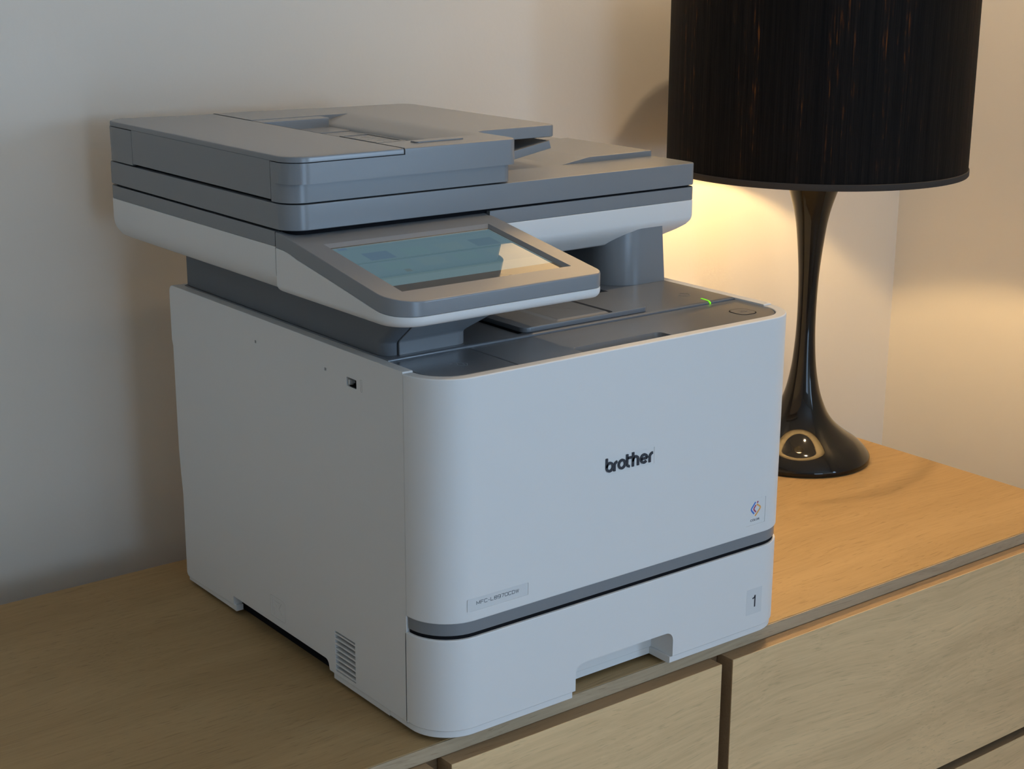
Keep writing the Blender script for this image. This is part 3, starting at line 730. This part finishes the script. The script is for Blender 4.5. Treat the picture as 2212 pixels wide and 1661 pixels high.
scr_cut = bmesh.new(); rg = []
for o, dz in ((rrect(-0.0022, 0.1742, 0.0388, 0.1584), -0.0036), (rrect(-0.0028, 0.1768, 0.0386, 0.1616), 0.0001), (rrect(-0.0028, 0.1768, 0.0386, 0.1616), 0.02)):
    rg.append([scr_cut.verts.new(p) for p in ring3(o, dz)])
for ra, rb in zip(rg[:-1], rg[1:]):
    for i in range(4): scr_cut.faces.new((ra[i], ra[(i + 1) % 4], rb[(i + 1) % 4], rb[i]))
scr_cut.faces.new(rg[0][::-1]); scr_cut.faces.new(rg[-1])
bez = obj('panel_bezel', loft(pl, [(0.0006, lambda u, v: gw(u, v) + 0.0001), (0.0001, lambda u, v: gw(u, v) + 0.0006), (0.0001, lambda u, v: top(u, v) - 0.0014), (0.0005, lambda u, v: top(u, v) - 0.0004), (0.0014, top)]), 'grey', shell, cuts=[scr_cut])
obj('touchscreen', loft(rrect(-0.0020, 0.1740, 0.0389, 0.1583), [(0, lambda u, v: top(u, v) - 0.0048), (0, lambda u, v: top(u, v) - 0.0034)]), 'screen', shell, weighted=False)

# document feeder
fb = rpoly([(XL, 0.1790, 0.022), (0.2262, 0.1790, 0.010), (0.2262, 0.5390, 0.012), (XL, 0.5670, 0.018), (XL, 0.4984), (XL + 0.006, 0.4984), (XL + 0.006, 0.2113), (XL, 0.2113)], 10)
arm = rpoly([(0.1900, 0.2300), (0.2250, 0.2300), (0.2300, 0.2525, 0.010), (0.3320, 0.2525, 0.008), (0.3330, 0.5270, 0.018), (0.1900, 0.5390)], 8)
slot = slab(rpoly([(0.0900, 0.52), (0.0900, 0.4872), (0.1785, 0.4880), (0.1800, 0.4905), (0.1850, 0.4925), (0.2040, 0.4972), (0.2160, 0.4992), (0.2160, 0.52)]), 0.2240, 0.4675, 0, 'xz')
arm_bm = loft(arm, [(0.0008, 0.4866), (0, 0.4872), (0, 0.4972), (0.0006, 0.4985), (0.0018, 0.4990)])
fl = rpoly([(XL, 0.1832, 0.022), (0.2222, 0.1832, 0.010), (0.2222, 0.5372, 0.012), (XL, 0.5670, 0.018), (XL, 0.4984), (XL + 0.006, 0.4984), (XL + 0.006, 0.2113), (XL, 0.2113)], 10)
body = sections([(inset(fl, 0.0008), 0.4575), (inset(fl, 0.0002), 0.4578), (fl, 0.4583), (fl, 0.4741), (fb, 0.4745), (fb, 0.4751), (fb, 0.4972), (inset(fb, 0.0006), 0.4985), (inset(fb, 0.0018), 0.4990)])
feeder = obj('document_feeder', body, 'grey', pr,
             unions=[arm_bm], cuts=[plain_box(-0.04, 0.0962, 0.17, 0.57, 0.4930, 0.51), slot])
obj('feeder_gap', loft(inset(rrect(XL, 0.222, 0.1835, 0.55, 0.015), 0.0065), [(0, 0.4560), (0, 0.4576)]), 'black', feeder)
cov = obj('feeder_cover', loft(rpoly([(XL, 0.1790, 0.022), (0.0952, 0.1790, 0.0008), (0.0940, 0.5474, 0.0005), (XL, 0.5670, 0.018)], 10),
          [(0.0004, 0.4936), (0, 0.4940), (0, 0.4972), (0.0006, 0.4985), (0.0018, 0.4990)]), 'grey', feeder)
obj('feeder_side', box(XL, XL + 0.0054, 0.2120, 0.4977, 0.4594, 0.4937, 0.0003), 'grey', cov)
obj('paper_guide', box(0.0968, 0.1780, 0.4450, 0.4668, 0.4868, 0.4986, 0.0008, 0.002), 'grey', feeder)
obj('guide_foot', box(0.1100, 0.1790, 0.4050, 0.4450, 0.4870, 0.4889, 0.0005, 0.002), 'grey', feeder)
obj('paper_guide', box(0.1250, 0.1800, 0.2035, 0.2150, 0.4985, 0.5004, 0.0006, 0.003), 'grey', feeder)
pad = obj('feed_icon_plate', box(0.1420, 0.1760, 0.2960, 0.3680, 0.4874, 0.4892, 0.0005, 0.001), 'grey', feeder, cuts=[box(0.1445, 0.1735, 0.3000, 0.3640, 0.4884, 0.50)])
bm = bmesh.new()
for st in ([(0.150, 0.345), (0.158, 0.352), (0.164, 0.340)], [(0.153, 0.330), (0.161, 0.336), (0.166, 0.322)], [(0.150, 0.318), (0.160, 0.312)]):
    ribbon(st, 0.0022, 0.0002, lambda u, v, w: (u, v, 0.48835 + w), bm)
obj('feed_icon', bm, 'icon', feeder)
